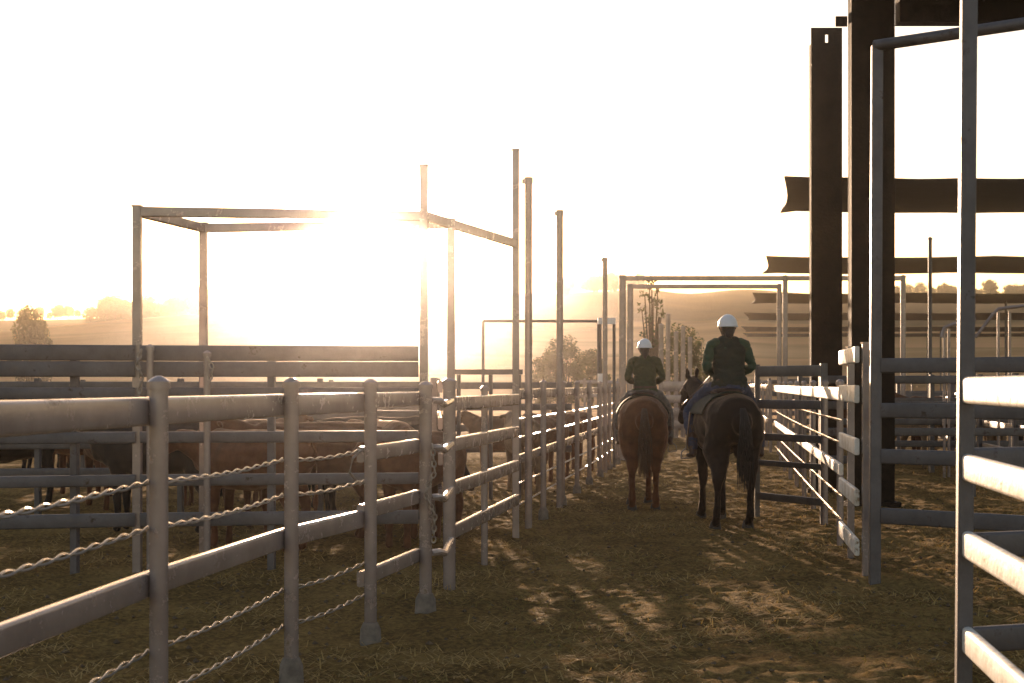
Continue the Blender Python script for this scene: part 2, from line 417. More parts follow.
gp = empty('gate_post', (-3.14, 12.25, 0), 'short latch post with hanging chain beside the left frame upright', 'post')
add_post(gp, -3.10, 12.18, 1.95, .03, name='upright')
chain(gp, [(-3.16, 12.12, 1.92), (-3.19, 12.1, 1.8), (-3.15, 12.1, 1.7), (-3.17, 12.1, 1.55)], .007, .04)
gp = empty('gate_post', (-2.62, 12.2, 0), 'short latch post with chain in the middle of the left pen fence', 'post')
add_post(gp, -2.62, 12.22, 1.9, .03, name='upright')
chain(gp, [(-2.60, 12.14, 1.86), (-2.55, 12.12, 1.76), (-2.58, 12.12, 1.66)], .007, .04)

# left lane fence further on
def LX(Y): return .15*Y-2.2
def RX(Y): return .146*Y+1.22
fp = [(LX(y), y) for y in (15.2, 17.2, 19.2, 21.1, 23, 25, 27, 29)]
fence('capped-post fence along the left of the lane beside the horses', [fp[0], (LX(30), 30)], fp[1:], 1.66, rails=((1.575, .115), (.86, .10)), strands=(1.25, 1.05, .55, .32), foot=True, off=-.05, fine=False, r=.036)
for (y, lb, rr) in ((15.9, 'tallest bare steel pole, just right of the pipe frame', .042), (18.9, 'bare steel pole with clamp top, second in the row by the lane', .045), (26.0, 'farthest and thinnest of the bare poles left of the lane', .045)):
    r0 = empty('steel_pole', (LX(y), y, 0), lb, 'pole', 'bare poles along the left of the lane')
    add_post(r0, LX(y), y, 3.92, rr, name='shaft', cap=False)
    mb = MB(r0.location); mb.box((LX(y)-.025, y, 3.895), (.10, .05, .05)); mb.tube([(LX(y), y, 3.87), (LX(y), y, 3.94)], .050, 10)
    mb.build('clamp', M['galv'], r0)
# fences and catwalk beyond the left fence
fence('plain rail fence of the second left pen', [(-7.5, 17.2), (-.9, 18.0)], [(-5.8, 17.4), (-4.1, 17.6), (-2.4, 17.8), (-.95, 18.0)], 1.7, rails=(1.66, 1.3, .95, .6), off=.05, m='galv_dark', square=True, cap=False, r=.035)
fence('plain rail fence of the third left pen', [(-9, 23), (1.0, 24)], [(-7+i*2.0, 23.2+i*.2) for i in range(4)], 1.7, rails=(1.66, 1.3, .95, .6), off=.05, m='galv_dark', square=True, cap=False, r=.035, detail=False)
fence('cross fence dividing the cattle pens, running away beside the pipe frame', [(-.75, 13.9), (-1.2, 22)], [(-.85, 15.5), (-.95, 17.2), (-1.05, 19.4), (-1.15, 21.6)], 1.7, rails=(1.66, 1.3, .95, .6), off=.05, m='galv', square=True, cap=False, r=.035)
cw = empty('catwalk', (-.8, 20, 0), 'low timber catwalk on posts above the left cattle pen', 'catwalk')
mb = MB(cw.location); mb.box((-.33, 20.2, 1.80), (.95, .55, .07), .02); mb.build('deck', M['galv_dark'], cw)
for x in (-.75, -.3, .1): add_post(cw, x, 20.0, 1.76, .03, cap=False, name='leg', m='galv_dark')
pf = empty('pipe_frame', (-.63, 31, 0), 'thin low pipe frame behind the left fence, one crossbar', 'frame')
for x in (-.63, 1.92): add_post(pf, x, 31, 3.0, .035, cap=False, m='galv_dark')
beam(pf, (-.63, 31), (1.92, 31), 3.0, .06, .06, m='galv_dark')
wb = empty('marker_frame', (1.70, 27.6, 0), 'slim post pair with two white metal plates left of the front horse', 'frame')
for x in (1.68, 1.98): add_post(wb, x, 27.6, 2.85, .03, cap=False, m='galv_dark')
for z, w in ((2.85, .34), (1.75, .18)):
    mb = MB(wb.location); mb.box((1.83-(.34-w)/2, 27.52, z), (w, .10, .12 if w > .2 else .16)); mb.build('plate', M['white'], wb)

# portals across the lane
for (Y, xs_, z, lb) in ((30.4, (2.36, 5.84, 8.36), 3.92, 'wide pipe portal over the lane, nearer of the two'), (33.0, (2.74, 6.2), 3.92, 'pipe portal over the lane, farther of the two')):
    pr = empty('lane_portal', (xs_[0], Y, 0), lb, 'frame')
    for x in xs_: add_post(pr, x, Y, z+.02, .075 if x < 3 else .055, cap=True)
    beam(pr, (xs_[0], Y), (xs_[-1], Y), z-.03, .09, .10)

# right lane fence
def rail_run(root, a, b, z, h=.115, m='galv', off=0, w=.045): return add_rail(root, a, b, z, h, w, m, off)
K = (2.97, 11.65)
corner = empty('corner_frame', (*K, 0), 'tall corner upright with sloping top pipe, right side of lane', 'frame')
add_post(corner, *K, 4.40, .045, square=True, m='galv_shade', rz=.1, lean=(.02, 0), cap=False)
add_post(corner, K[0]+2.6, K[1]-1.95, 4.40, .045, m='galv_shade', square=True, rz=.1, cap=False)
mb = MB(corner.location); mb.tube([(K[0]+.0, K[1], 4.40), (K[0]+2.65, K[1]-1.98, 4.40)], .048, 12); mb.build('top_pipe', M['galv_shade'], corner, True)
cf = empty('yard_fence', (*K, 0), 'shaded four-rail fence running right from the corner upright', 'fence')
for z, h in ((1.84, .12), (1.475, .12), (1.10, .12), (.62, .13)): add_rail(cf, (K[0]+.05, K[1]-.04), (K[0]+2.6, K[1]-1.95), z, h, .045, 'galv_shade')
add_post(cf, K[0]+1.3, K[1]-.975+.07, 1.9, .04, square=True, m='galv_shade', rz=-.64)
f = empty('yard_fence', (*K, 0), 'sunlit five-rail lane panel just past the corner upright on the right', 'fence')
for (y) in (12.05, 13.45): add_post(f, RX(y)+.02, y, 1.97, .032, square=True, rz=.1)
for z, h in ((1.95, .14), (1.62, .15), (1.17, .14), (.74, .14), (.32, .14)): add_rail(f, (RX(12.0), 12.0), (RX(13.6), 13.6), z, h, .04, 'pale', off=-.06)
fp = [(RX(y), y) for y in (14.4, 16.45, 18.5, 20.5, 22.5, 24.5, 26.5, 28.5)]
fence('capped-post fence along the right of the lane with a bright sunlit top rail', [(RX(13.7), 13.7), (RX(30), 30)], fp, 1.66, rails=((1.60, .13), (.86, .11)), strands=(1.28, 1.06, .55, .32), off=-.05, fine=False, r=.034, mr='pale')
fence('far right lane fence beyond the portals', [(RX(34), 34), (RX(62), 62)], [(RX(y), y) for y in range(34, 63, 3)], 1.7, rails=(1.62, 1.2, .8, .4), off=-.05, r=.035, detail=False)
fence('far left lane fence beyond the portals', [(LX(34), 34), (LX(45), 45)], [(LX(y), y) for y in range(34, 46, 3)], 1.7, rails=(1.62, 1.2, .8, .4), off=-.05, r=.035, detail=False)
gt = empty('stock_gate', (3.63, 16.5, 0), 'dark five-bar gate standing open across the lane behind the bay horse', 'gate')
for z, h in ((1.85, .13), (1.44, .11), (1.03, .09), (.70, .07), (.30, .09)): add_rail(gt, (3.60, 16.52), (3.03, 17.5), z, h, .04, 'galv_dark')
add_post(gt, 3.02, 17.52, 1.87, .03, square=True, cap=False, m='galv_dark', name='stile')
add_post(gt, 3.62, 16.52, 1.87, .04, square=True, cap=False, m='galv_dark', name='stile')

# near right panel and its tall post
N = (1.850, 5.84)
f = empty('yard_fence', (*N, 0), 'nearest right fence, tall thin upright with four bright white rails', 'fence')
add_post(f, N[0], N[1], 3.75, .031, square=True, m='galv_shade', rz=.12, lean=(.03, 0), cap=False)
for z in (1.66, 1.345, 1.03, .64, .25):
    mb = MB(f.location); d = Vector((-.125, -1, 0)).normalized(); a = Vector((N[0]+.010, N[1]-.036, z-.056))
    mb.bar(a, a+d*3.1, .045, .110, .40); mb.build('rail', M['pale'], f, True)
add_post(f, 1.49, 2.85, 3.0, .031, square=True, rz=.12)
f = empty('yard_fence', (2.1, 6.1, 0), 'shaded cross fence running right from the nearest tall upright', 'fence')
for z, h in ((1.36, .11), (1.0, .11), (.60, .11)): add_rail(f, (1.93, 6.02), (4.6, 6.9), z, h, .045, 'galv_shade')
add_post(f, 3.6, 6.62, 1.75, .04, square=True, m='galv_shade')

# far gate and uprights at the end of the lane
f = fence('slatted gate closing the far end of the lane between the horses', [(4.2, 40), (5.5, 40)], [(4.2, 40), (5.5, 40)], 1.75, rails=((1.7, .28), (1.32, .22), (.95, .22), (.6, .22)), off=-.05, r=.05, name='stock_gate', cat='gate', detail=False)
for i, (px, y, top) in enumerate(((661, 41, 3.35), (668, 42, 3.7), (676, 43, 3.2), (683, 44, 3.4), (690, 45, 3.1))):
    x = (px-512)/1422*y
    r0 = empty('race_upright', (x, y, 0), 'pale steel upright in the cluster at the far end of the lane', 'post', 'steel uprights at the far end of the lane')
    add_post(r0, x, y, top, .07, name='shaft', detail=False)
fence('far cross fence behind the chestnut horse', [(2.2, 47), (4.6, 47)], [(2.4+i*.55, 47) for i in range(5)], 1.8, rails=(1.75, 1.3, .9, .5), off=-.05, r=.04, detail=False)

# big rusted columns and the roof they carry
def hcol(name, label, x, y, w, d, top, hole=False):
    r0 = empty(name, (x, y, 0), label, 'column')
    mb = MB(r0.location); t = .03; y0 = y-d/2; y1 = y+d/2
    if hole:
        mb.box((x, y0+t/2, (top-.25)/2), (w, t, top-.25)); hz = top-.25; c = .022
        mb.box((x, y0+t/2, top-.075), (w, t, .10)); 
        z0, z1 = top-.2498, top-.1252
        for a, b in ((x-w/2, x-c), (x+c, x+w/2)): mb.box(((a+b)/2, y0+t/2, (z0+z1)/2), (b-a, t-.001, z1-z0))
        hh = top-.26
    else:
        mb.box((x, y0+t/2, top/2), (w, t, top)); hh = top
    mb.box((x, y1-t/2, hh/2), (w, t, hh)); mb.box((x, y, hh/2), (t*.9, d-2*t-.002, hh-.002))
    for sx in (-1, 1): mb.box((x+sx*(w/2-t/2-.002), y, hh/2), (t, d-2*t-.002, hh-.004))
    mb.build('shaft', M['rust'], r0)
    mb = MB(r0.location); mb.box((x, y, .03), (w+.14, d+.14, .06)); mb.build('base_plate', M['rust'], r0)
    return r0
hcol('steel_column', 'dark rusted column with a free top and a small bolt hole', 4.72, 21.4, .465, .14, 7.0, True)
h2 = hcol('steel_column', 'widest dark rusted column rising out of the top of the photo', 4.80, 19.0, .575, .20, 6.9)
mb = MB(h2.location); mb.box((4.83-.36, 19.3, 6.55), (.16, .02, .14)); mb.build('cleat', M['rust'], h2)
rf = empty('shelter_roof', (9, 16, 0), 'dark roof edge crossing the top right corner of the photo', 'roof')
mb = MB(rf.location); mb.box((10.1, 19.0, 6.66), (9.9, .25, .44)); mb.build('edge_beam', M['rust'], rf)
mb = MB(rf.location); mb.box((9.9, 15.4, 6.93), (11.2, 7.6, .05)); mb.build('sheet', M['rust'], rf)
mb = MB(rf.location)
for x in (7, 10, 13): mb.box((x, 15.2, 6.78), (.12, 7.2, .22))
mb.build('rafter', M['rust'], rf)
r0 = hcol('steel_column', 'far right dark column holding up the shelter roof, outside the photo', 14.6, 19.0, .5, .4, 6.88)

# shade sails over the yards
SA = [((5.72, 29.9), (6.73, 35.7), 16), ((8.66, 48.5), (9.76, 55.5), 24), ((11.5, 68), (12.8, 76), 34), ((14.2, 87), (15.9, 96), 44), ((17.4, 108), (19.2, 117), 52), ((19.8, 122), (21.4, 130), 60)]
names = ['nearest and largest black shade awning on the right', 'second black shade awning, below and beyond the nearest', 'third black shade awning in the row going away', 'fourth black shade awning in the row, thin against the hill', 'fifth black shade awning, a thin dark line low on the hill', 'sixth and farthest black shade awning, barely thicker than a line']
for ((ax, ay), (bx, by), W), lb in zip(SA, names):
    s = empty('shade_awning', (ax, ay, 0), lb, 'awning', 'black shade awnings over the yards')
    mb = MB(s.location); NU, NV = 40, 8; top = []; 
    for i in range(NU+1):
        for j in range(NV+1):
            v = j/NV; cur = math.sin(math.pi*v)*.02*(by-ay)
            x0 = ax+(bx-ax)*v + cur; x1 = ax+W+(bx-ax)*v
            u = i/NU; x = x0+(x1-x0)*u; y = ay+(by-ay)*v
            z = 6.0 - .10*math.sin(math.pi*v)*(1) - .05*abs(math.sin(math.pi*u*W/8)) + .02*noise.noise((x, y, 0))
            if i == 0 and j == NV: z -= .05
            top.append(Vector((x, y, z)))
    nb = len(top); vs = top + [p-Vector((0, 0, .03)) for p in top]; fs = []
    q = lambda i, j: i*(NV+1)+j
    for i in range(NU):
        for j in range(NV):
            a, b, c_, d_ = q(i, j), q(i+1, j), q(i+1, j+1), q(i, j+1)
            fs.append((a, b, c_, d_)); fs.append((a+nb, d_+nb, c_+nb, b+nb))
    for i in range(NU): fs.append((q(i, 0), q(i, 0)+nb, q(i+1, 0)+nb, q(i+1, 0))); fs.append((q(i+1, NV), q(i+1, NV)+nb, q(i, NV)+nb, q(i, NV)))
    for j in range(NV): fs.append((q(0, j+1), q(0, j+1)+nb, q(0, j)+nb, q(0, j))); fs.append((q(NU, j), q(NU, j)+nb, q(NU, j+1)+nb, q(NU, j+1)))
    mb.add(vs, fs); mb.build('canopy', M['sail'], s, True)
    x = ax + {5.72: 1.6, 8.66: 3.2, 11.5: 4.5, 14.2: 6, 17.4: 7.5}.get(ax, 8)
    while x < ax+W:
        yc = (ay+by)/2; add_post(s, x, yc, 5.9, .06, cap=False, m='galv_dark', name='support', detail=False); x += 9

# right-hand yards
fl = ['first yard fence under the nearest awning', 'second yard fence back on the right', 'third yard fence back on the right', 'fourth yard fence back on the right', 'fifth yard fence back, thin grey lines', 'sixth yard fence back, thin grey lines', 'most distant yard fence on the right']
for i, y in enumerate((20.5, 26, 33.5, 42, 52, 66, 84)):
    x0 = RX(y)+.25; W = 10+y*.35
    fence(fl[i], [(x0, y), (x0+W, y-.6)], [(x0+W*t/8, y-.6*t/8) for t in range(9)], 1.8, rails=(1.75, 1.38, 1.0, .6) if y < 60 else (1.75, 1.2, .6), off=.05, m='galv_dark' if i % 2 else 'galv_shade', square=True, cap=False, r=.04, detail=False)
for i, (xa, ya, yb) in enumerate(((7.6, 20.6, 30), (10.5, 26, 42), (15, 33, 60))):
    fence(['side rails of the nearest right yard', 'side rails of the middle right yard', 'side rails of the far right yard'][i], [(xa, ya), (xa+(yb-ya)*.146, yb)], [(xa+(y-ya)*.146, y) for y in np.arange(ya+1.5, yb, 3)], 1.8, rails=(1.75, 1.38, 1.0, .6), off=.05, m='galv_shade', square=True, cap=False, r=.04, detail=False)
pl = empty('steel_pole', ((930-512)/1422*26, 26.4, 0), 'lone thin pole behind the shaded corner fence, right side', 'pole')
add_post(pl, (930-512)/1422*26.4, 26.4, 1.63+146*26.4/1422, .035, name='shaft', m='galv_dark')
# sloping handrails of the loading ramps
for (xa, ya, xb, za, zb, lb) in ((8.05, 25.2, 9.3, 2.68, 2.95, 'bent pipe handrail left of the nearest tall upright'), (11.2, 24.6, 13.2, 2.6, 2.75, 'bent pipe handrail with high end right of the nearest tall upright')):
    ya = 25.0; hr = empty('ramp_handrail', (xa, ya, 0), lb, 'handrail')
    if xa > 9: xa, xb = 8.55*1.0+.0, 10.0
    mb = MB(hr.location)
    if lb.startswith('bent pipe handrail with'):
        mb.tube([(8.15, ya, 2.45), (8.45, ya, 2.85), (8.55, ya, 2.95), (10.0, ya, 3.12)], .03, 8); px_ = (8.55, 8.75)
    else:
        mb.tube([(7.55, ya, 2.45), (7.6, ya, 2.62), (7.75, ya, 2.68), (8.15, ya, 2.76)], .03, 8); px_ = (7.6, 7.68)
    mb.build('handrail', M['galv'], hr, True)
    for x in px_: add_post(hr, x, ya, 2.6 if x < 8 else 2.9, .025, cap=False, name='upright', m='galv')
# small painted things in the far yards
tr = empty('feed_trough', (17.6, 78, 0), 'red painted trough far off between the yard rails', 'trough')
mb = MB(tr.location); mb.box((17.6, 78, 1.0), (4.2, .08, .55)); mb.box((17.6, 78.7, 1.0), (4.2, .08, .55)); mb.box((17.6, 78.35, .75), (4.2, .6, .06)); mb.build('basin', M['red'], tr)
for x in (15.8, 19.4): add_post(tr, x, 78.35, .74, .06, cap=False, name='leg', m='galv_dark', detail=False)

# ------------------------------------------------------------------ horses
def horse(loc, rz, label, coat, hair, turn, legs, sc_=1.0):
    r0 = empty('horse', loc, label, 'horse', None, rz, sc_)
    F = Flesh()
    F.limb([(0,-.80,1.20,.12,.14),(0,-.70,1.22,.25,.25),(0,-.52,1.235,.325,.285),(0,-.28,1.20,.325,.30),(0,0,1.15,.335,.33),(0,.28,1.15,.315,.345),(0,.48,1.17,.26,.34),(0,.66,1.17,.19,.27)], 20)
    F.limb([(0,.15,1.44,.09,.08),(0,.42,1.47,.07,.08),(0,.55,1.42,.07,.10)])
    poll = Vector((turn[0], turn[1], turn[2])); muz = Vector(turn[3:6])
    n0 = Vector((0, .62, 1.27)); n1 = n0.lerp(poll, .5)+Vector((0, 0, -.01))
    F.limb([(*n0, .17, .27), (*n0.lerp(n1, .6), .125, .21), (*n1, .10, .17), (*n1.lerp(poll, .6), .085, .14), (*poll, .075, .11)], 16)
    d = muz-poll
    F.limb([(*(poll+d*.0), .075, .085), (*(poll+d*.2), .095, .13), (*(poll+d*.45), .078, .105), (*(poll+d*.75), .055, .072), (*muz, .055, .062)], 14)
    for s_ in (-1, 1):
        q = poll + Vector((s_*.055, -.01, .09))
        F.limb([(*q, .028, .022), (*(q+Vector((s_*.008, .01, .08))), .030, .018), (*(q+Vector((s_*.004, .02, .12))), .008, .008)], 10)
        F.ball(poll+d*.27+Vector((s_*.09, .02, .02)), .022)
    for s_, (fy, fo) in zip((-1, 1), legs[:2]):       # hind legs (fy: hoof y, fo: hoof x)
        hx = s_*.16; mx = (hx+fo)/2
        F.limb([(s_*.14,-.50,1.22,.17,.24),(s_*.17,-.50,1.03,.165,.23),(mx,-.47+(fy+.62)*.2,.86,.150,.19),(mx,-.56+(fy+.62)*.45,.71,.108,.13),(fo*.9+hx*.1,-.66+(fy+.62)*.8,.55,.060,.078)], 14)
        F.limb([(fo*.9+hx*.1,-.67+(fy+.62)*.8,.56,.05,.065),(fo,-.655+(fy+.62)*.9,.42,.036,.045),(fo,-.645+(fy+.62),.24,.034,.038),(fo,-.64+(fy+.62),.15,.045,.048),(fo,-.59+(fy+.62),.09,.042,.045),(fo,-.56+(fy+.62),.055,.052,.06)], 12)
    for s_, (fy, fo) in zip((-1, 1), legs[2:]):       # fore legs
        hx = s_*.14; mx = (hx+fo)/2; y0 = .52
        F.limb([(s_*.16,.48,1.12,.12,.18),(hx,.50,.95,.09,.125),(mx,y0+(fy-y0)*.4,.72,.062,.075),(fo,y0+(fy-y0)*.6,.50,.05,.055),(fo,y0+(fy-y0)*.75,.42,.036,.042),(fo,y0+(fy-y0)*.95,.22,.033,.038),(fo,fy,.14,.043,.046),(fo,fy+.04,.08,.042,.045),(fo,fy+.06,.055,.052,.058)], 12)
    F.bake('body', M[coat], r0, .016, 5, (.011, 4, 3, 4))
    for i, (fy, fo) in enumerate(legs):
        y = fy+(.06 if i < 2 else .06); mb = MB()
        mb.tube([(fo, y+.015, .0), (fo, y+.01, .03), (fo, y-.003, .075)], [.072, .066, .054], 12); mb.build('hoof', M['hoof'], r0, True)
    # tail of many strands
    mb = MB(); rnd = random.Random(3)
    for k in range(150):
        a = rnd.uniform(0, 6.28); q = rnd.random()**.5; sx, sy = math.cos(a)*q, math.sin(a)*q; ln = rnd.uniform(.55, 1.02)**1.0; wv = rnd.uniform(-.03, .03)
        pts = [(sx*.025, -.86+sy*.02, 1.36), (sx*.045, -.93+sy*.03, 1.25), (sx*.06+wv*.5, -.96+sy*.04, 1.36-.36*ln), (sx*.075+wv, -.95+sy*.05, 1.36-.6*ln), (sx*.05+wv*1.6, -.93+sy*.04, 1.36-.92*ln)]
        mb.tube(pts, [.009, .009, .008, .006, .002], 5)
    mb.build('tail', M[hair], r0, True)
    # mane
    mb = MB()
    for k in range(60):
        t = rnd.uniform(.0, 1); b = n0.lerp(poll, t)+Vector((0, -.0, .27-.15*t)); b.z += -.02
        s_ = 1; ln = rnd.uniform(.14, .24)
        mb.tube([b, b+Vector((.05, -.01, -.02)), b+Vector((.10+.03*(1-t), rnd.uniform(-.03, .03), -ln))], [.012, .012, .003], 4)
    mb.build('mane', M[hair], r0, True)
    return r0
hb = horse((2.475, 16.66, 0), R(6), 'dark bay horse walking away on the right, head turned left', 'bay', 'blackhair', (-.10, 1.17, 1.63, -.16, 1.45, 1.17), [(-.68, -.25), (-.60, .15), (.62, -.10), (.42, .10)])
hc = horse((1.72, 18.85, 0), R(-3), 'chestnut horse walking ahead on the left of the lane', 'chestnut', 'redhair', (.02, 1.22, 1.60, .03, 1.52, 1.18), [(-.60, -.15), (-.40, .17), (.42, -.13), (.66, .12)], .97)

def W(o, p): return o.matrix_basis @ Vector(p) if False else (Matrix.Translation(o.location) @ Matrix.Rotation(o.rotation_euler.z, 4, 'Z') @ Matrix.Scale(o.scale[0], 4)) @ Vector(p)
def saddle(h, label):
    s = empty('saddle', h.location, label, 'saddle', None, h.rotation_euler.z, h.scale[0])
    mb = MB()
    mb.loft([(0, -.30, 1.53), (0, -.22, 1.55), (0, 0, 1.525), (0, .2, 1.55), (0, .27, 1.60)], lambda i: [((.15, .2, .16, .13, .07)[i]*math.cos(a)*1.0, .035*math.sin(a)) for a in [2*math.pi*j/12 for j in range(12)]]); mb.build('seat', M['leather'], s, True)
    mb = MB()
    vs = []; fs = []
    for i in range(17):
        a = math.pi*(.10+.80*i/16); x = -.36*math.cos(a); z = 1.165+.365*math.sin(a)
        for y, e in ((-.36, 0), (.24, 0), (.24, .02), (-.36, .02)): vs.append((x*(1+e), y, z+e))
    for i in range(16):
        for j in range(4): fs.append((i*4+j, i*4+(j+1) % 4, (i+1)*4+(j+1) % 4, (i+1)*4+j))
    fs += [(0, 1, 2, 3), (67, 66, 65, 64)]
    mb.add(vs, fs); mb.build('saddle_blanket', M['vest'], s, True)
    for sx in (-1, 1):
        mb = MB(); mb.bar((sx*.385, .05, 1.30), (sx*.42, .10, .86), .012, .05, .3, up=Vector((0, 1, 0)))
        st = mb.build('stirrup_leather', M['leather'], s)
        mb = MB(); mb.tube([(sx*.42-.06, .1, .76), (sx*.42-.055, .1, .83), (sx*.42, .1, .88), (sx*.42+.055, .1, .83), (sx*.42+.06, .1, .76), (sx*.42-.06, .1, .758)], .008, 6, up=Vector((0, 1, 0))); mb.build('stirrup', M['galv'], st, True)
    mb = MB(); pts = [(.355*math.cos(a), .12, 1.15+.36*math.sin(a)) for a in [math.pi*(1+k/12) for k in range(13)]]
    mb.loft(pts, lambda i: [(.035, .006), (-.035, .006), (-.035, -.006), (.035, -.006)], up=Vector((0, 0, 1))); mb.build('girth', M['leather'], s)
    return s
saddle(hb, 'brown leather saddle and dark blanket on the bay horse'); saddle(hc, 'brown leather saddle and dark blanket on the chestnut horse')
def bridle(h, poll, muz, hands, label):
    s = empty('bridle', h.location, label, 'bridle', None, h.rotation_euler.z, h.scale[0])
    poll = Vector(poll); muz = Vector(muz); d = muz-poll; t = d.normalized(); X = Vector((1, 0, 0)); Yv = t.cross(X).normalized()
    for k, ra, rb in ((.10, .098, .118), (.68, .07, .088)):
        c = poll+d*k; mb = MB(); mb.tube([c + X*ra*math.cos(a) + Yv*rb*math.sin(a) for a in [2*math.pi*j/16 for j in range(17)]], .009, 5, up=t); mb.build('band', M['leather'], s, True)
    for sx in (-1, 1):
        mb = MB(); mb.tube([poll+d*.1+X*sx*.1, poll+d*.45+X*sx*.085, poll+d*.75+X*sx*.062], .008, 5); mb.build('cheek_strap', M['leather'], s, True)
        a = poll+d*.8+X*sx*.065; b = Vector(hands)+X*sx*.06
        mb = MB(); mb.tube([a, a.lerp(b, .3)+Vector((sx*.08, 0, -.04)), a.lerp(b, .7)+Vector((sx*.05, 0, -.04)), b], .006, 5); mb.build('rein', M['leather'], s, True)
bridle(hb, (-.10, 1.17, 1.63), (-.16, 1.45, 1.17), (0, .33, 1.74), 'leather bridle and reins on the bay horse')
bridle(hc, (.02, 1.22, 1.60), (.03, 1.52, 1.18), (0, .31, 1.70), 'leather bridle and reins on the chestnut horse')

# ------------------------------------------------------------------ riders
def rider(loc, rz, s_, label, shirt, vest, trousers, lean, hy, hair_len):
    r0 = empty('person', loc, label, 'person', None, rz, s_)
    L = lean
    def arms(F, g, full=True):
        for s in (-1, 1):
            F.limb([(s*.13, L*.9, .555, .055+g), (s*.19, L*.9, .535, .058+g), (s*.235, L*.6-.01, .42, .046+g), (s*.27, L*.4-.03, .285, .038+g)], 12)
            F.limb([(s*.27, L*.4-.03, .285, .039+g), (s*.21, .13, .235, .036+g), (s*.125, hy-.05, .215, .027+g)], 12)
    def torso(F, g):
        F.limb([(0, -.03, .05, .175+g, .125+g), (0, -.03, .13, .17+g, .115+g), (0, L*.3-.01, .25, .145+g, .10+g), (0, L*.6, .38, .165+g, .11+g), (0, L*.9, .49, .175+g, .105+g), (0, L*1.0, .555, .13+g, .075+g)], 18)
    def legs(F, g, a=0):
        for s in (-1, 1):
            F.limb([(s*.10, 0, .05, .085+g), (s*.19, .12, .0, .088+g), (s*.30, .26, -.12, .075+g), (s*.385, .35, -.24, .060+g)], 12)
            F.limb([(s*.385, .35, -.24, .060+g), (s*.40, .25, -.40, .058+g), (s*.405, .13, -.58, .042+g), (s*.405, .10, -.66, .036+g)], 12)
    B = Flesh(); torso(B, -.004); arms(B, -.006); legs(B, -.008)
    hd = Vector((0, L+.02, .735))
    B.limb([(0, L, .56, .055), (0, L+.01, .64, .052), (0, L+.015, .69, .055)], 12)
    B.ball(hd+Vector((0, 0, .015)), (.076, .095, .105)); B.ball(hd+Vector((0, .045, -.045)), (.055, .055, .062))
    B.limb([(*(hd+Vector((0, .092, .012))), .010), (*(hd+Vector((0, .112, -.022))), .013)], 8)      # nose
    for s in (-1, 1):
        B.ball(hd+Vector((s*.079, -.005, -.005)), (.010, .020, .030))
    B.limb([(-.02, *(hd+Vector((0, .098, -.055)))[1:], .007), (.02, *(hd+Vector((0, .098, -.055)))[1:], .007)], 8)
    for s in (-1, 1):     # hands closed on the reins
        hx, hz = s*.105, .205
        B.limb([(s*.12, hy-.05, .213, .024, .019), (hx, hy+.0, hz, .019, .036), (hx-s*.005, hy+.035, hz, .017, .038)], 10)
        for k, ln in enumerate((.95, 1.05, 1.0, .8)):
            z = hz+.027-.018*k
            B.limb([(hx, hy+.035, z, .0088), (hx-s*.012, hy+.06*ln, z, .0085), (hx-s*.032, hy+.055*ln, z-.002, .008), (hx-s*.040, hy+.034, z-.002, .0075)], 8)
        B.limb([(hx-s*.005, hy-.005, hz+.03, .010), (hx-s*.022, hy+.02, hz+.045, .0095), (hx-s*.030, hy+.042, hz+.042, .0085)], 8)
    B.bake('body', M['skin'], r0, .0075, 3)
    for s in (-1, 1):
        mb = Flesh(); mb.ball(hd+Vector((s*.03, .088, .012)), .011); mb.mb.build('eye', M['black'], r0, True)
    S = Flesh(); torso(S, .012); arms(S, .010); S.limb([(0, L, .57, .075, .07), (0, L+.01, .625, .064, .062)], 12)
    S.ball((0, -.02, .10), (.195, .15, .08)); S.bake('shirt', M[shirt], r0, .010, 4, (.015, 6, 6, 13))
    T = Flesh(); T.ball((0, -.04, .02), (.20, .16, .13)); legs(T, .014); T.bake('trousers', M[trousers], r0, .012, 4, (.011, 9, 9, 14))
    if vest:
        V = Flesh(); torso(V, .030); V.bake('vest', M[vest], r0, .012, 5, (.016, 6, 6, 12))
    for s in (-1, 1):
        Bt = Flesh(); Bt.limb([(s*.405, .14, -.52, .055), (s*.405, .10, -.66, .05), (s*.405, .09, -.72, .046)], 12); Bt.limb([(s*.405, .06, -.735, .038, .042), (s*.41, .17, -.75, .044, .036), (s*.415, .27, -.755, .036, .026)], 12)
        Bt.bake('boot', M['leather'], r0, .012, 2)
    mb = MB(); cc = Vector((0, L-.004, .618)); mb.tube([cc+Vector((.072*math.cos(b), .068*math.sin(b), -.012*math.sin(b))) for b in [2*math.pi*j/20 for j in range(21)]], [.016]*21, 7); mb.build('collar', M[vest or shirt], r0, True)
    mb = MB(); cc = Vector((0, -.03, .135)); mb.loft([cc+Vector(((.189)*math.cos(b), .140*math.sin(b), 0)) for b in [2*math.pi*j/28 for j in range(29)]], lambda i: [(.004, .018), (-.004, .018), (-.004, -.018), (.004, -.018)]); mb.build('belt', M['leather'], r0)
    # hair
    H = Flesh(); H.ball(hd+Vector((0, -.022, -.005)), (.083, .088, .10)); H.limb([(0, L-.06, .70, .055, .035), (0, L-.07, .64, .05, .03), (0, L-.075, .64-hair_len, .025, .02)], 10)
    H.bake('hair', M['hair'], r0, .010, 3)
    # helmet: shell with brim and strap
    mb = MB(); vs = []; fs = []; N1, K1 = 9, 28
    c = hd+Vector((0, -.004, .035)); RX_, RY_, RZ_ = .113, .136, .135
    for i in range(N1+1):
        a = math.pi/2*i/N1
        for j in range(K1):
            b = 2*math.pi*j/K1; rr = math.sin(a); low = 0
            z = math.cos(a)*RZ_
            vs.append(c+Vector((RX_*rr*math.cos(b), RY_*rr*math.sin(b), z-.012*(i == N1))))
    n_out = len(vs)
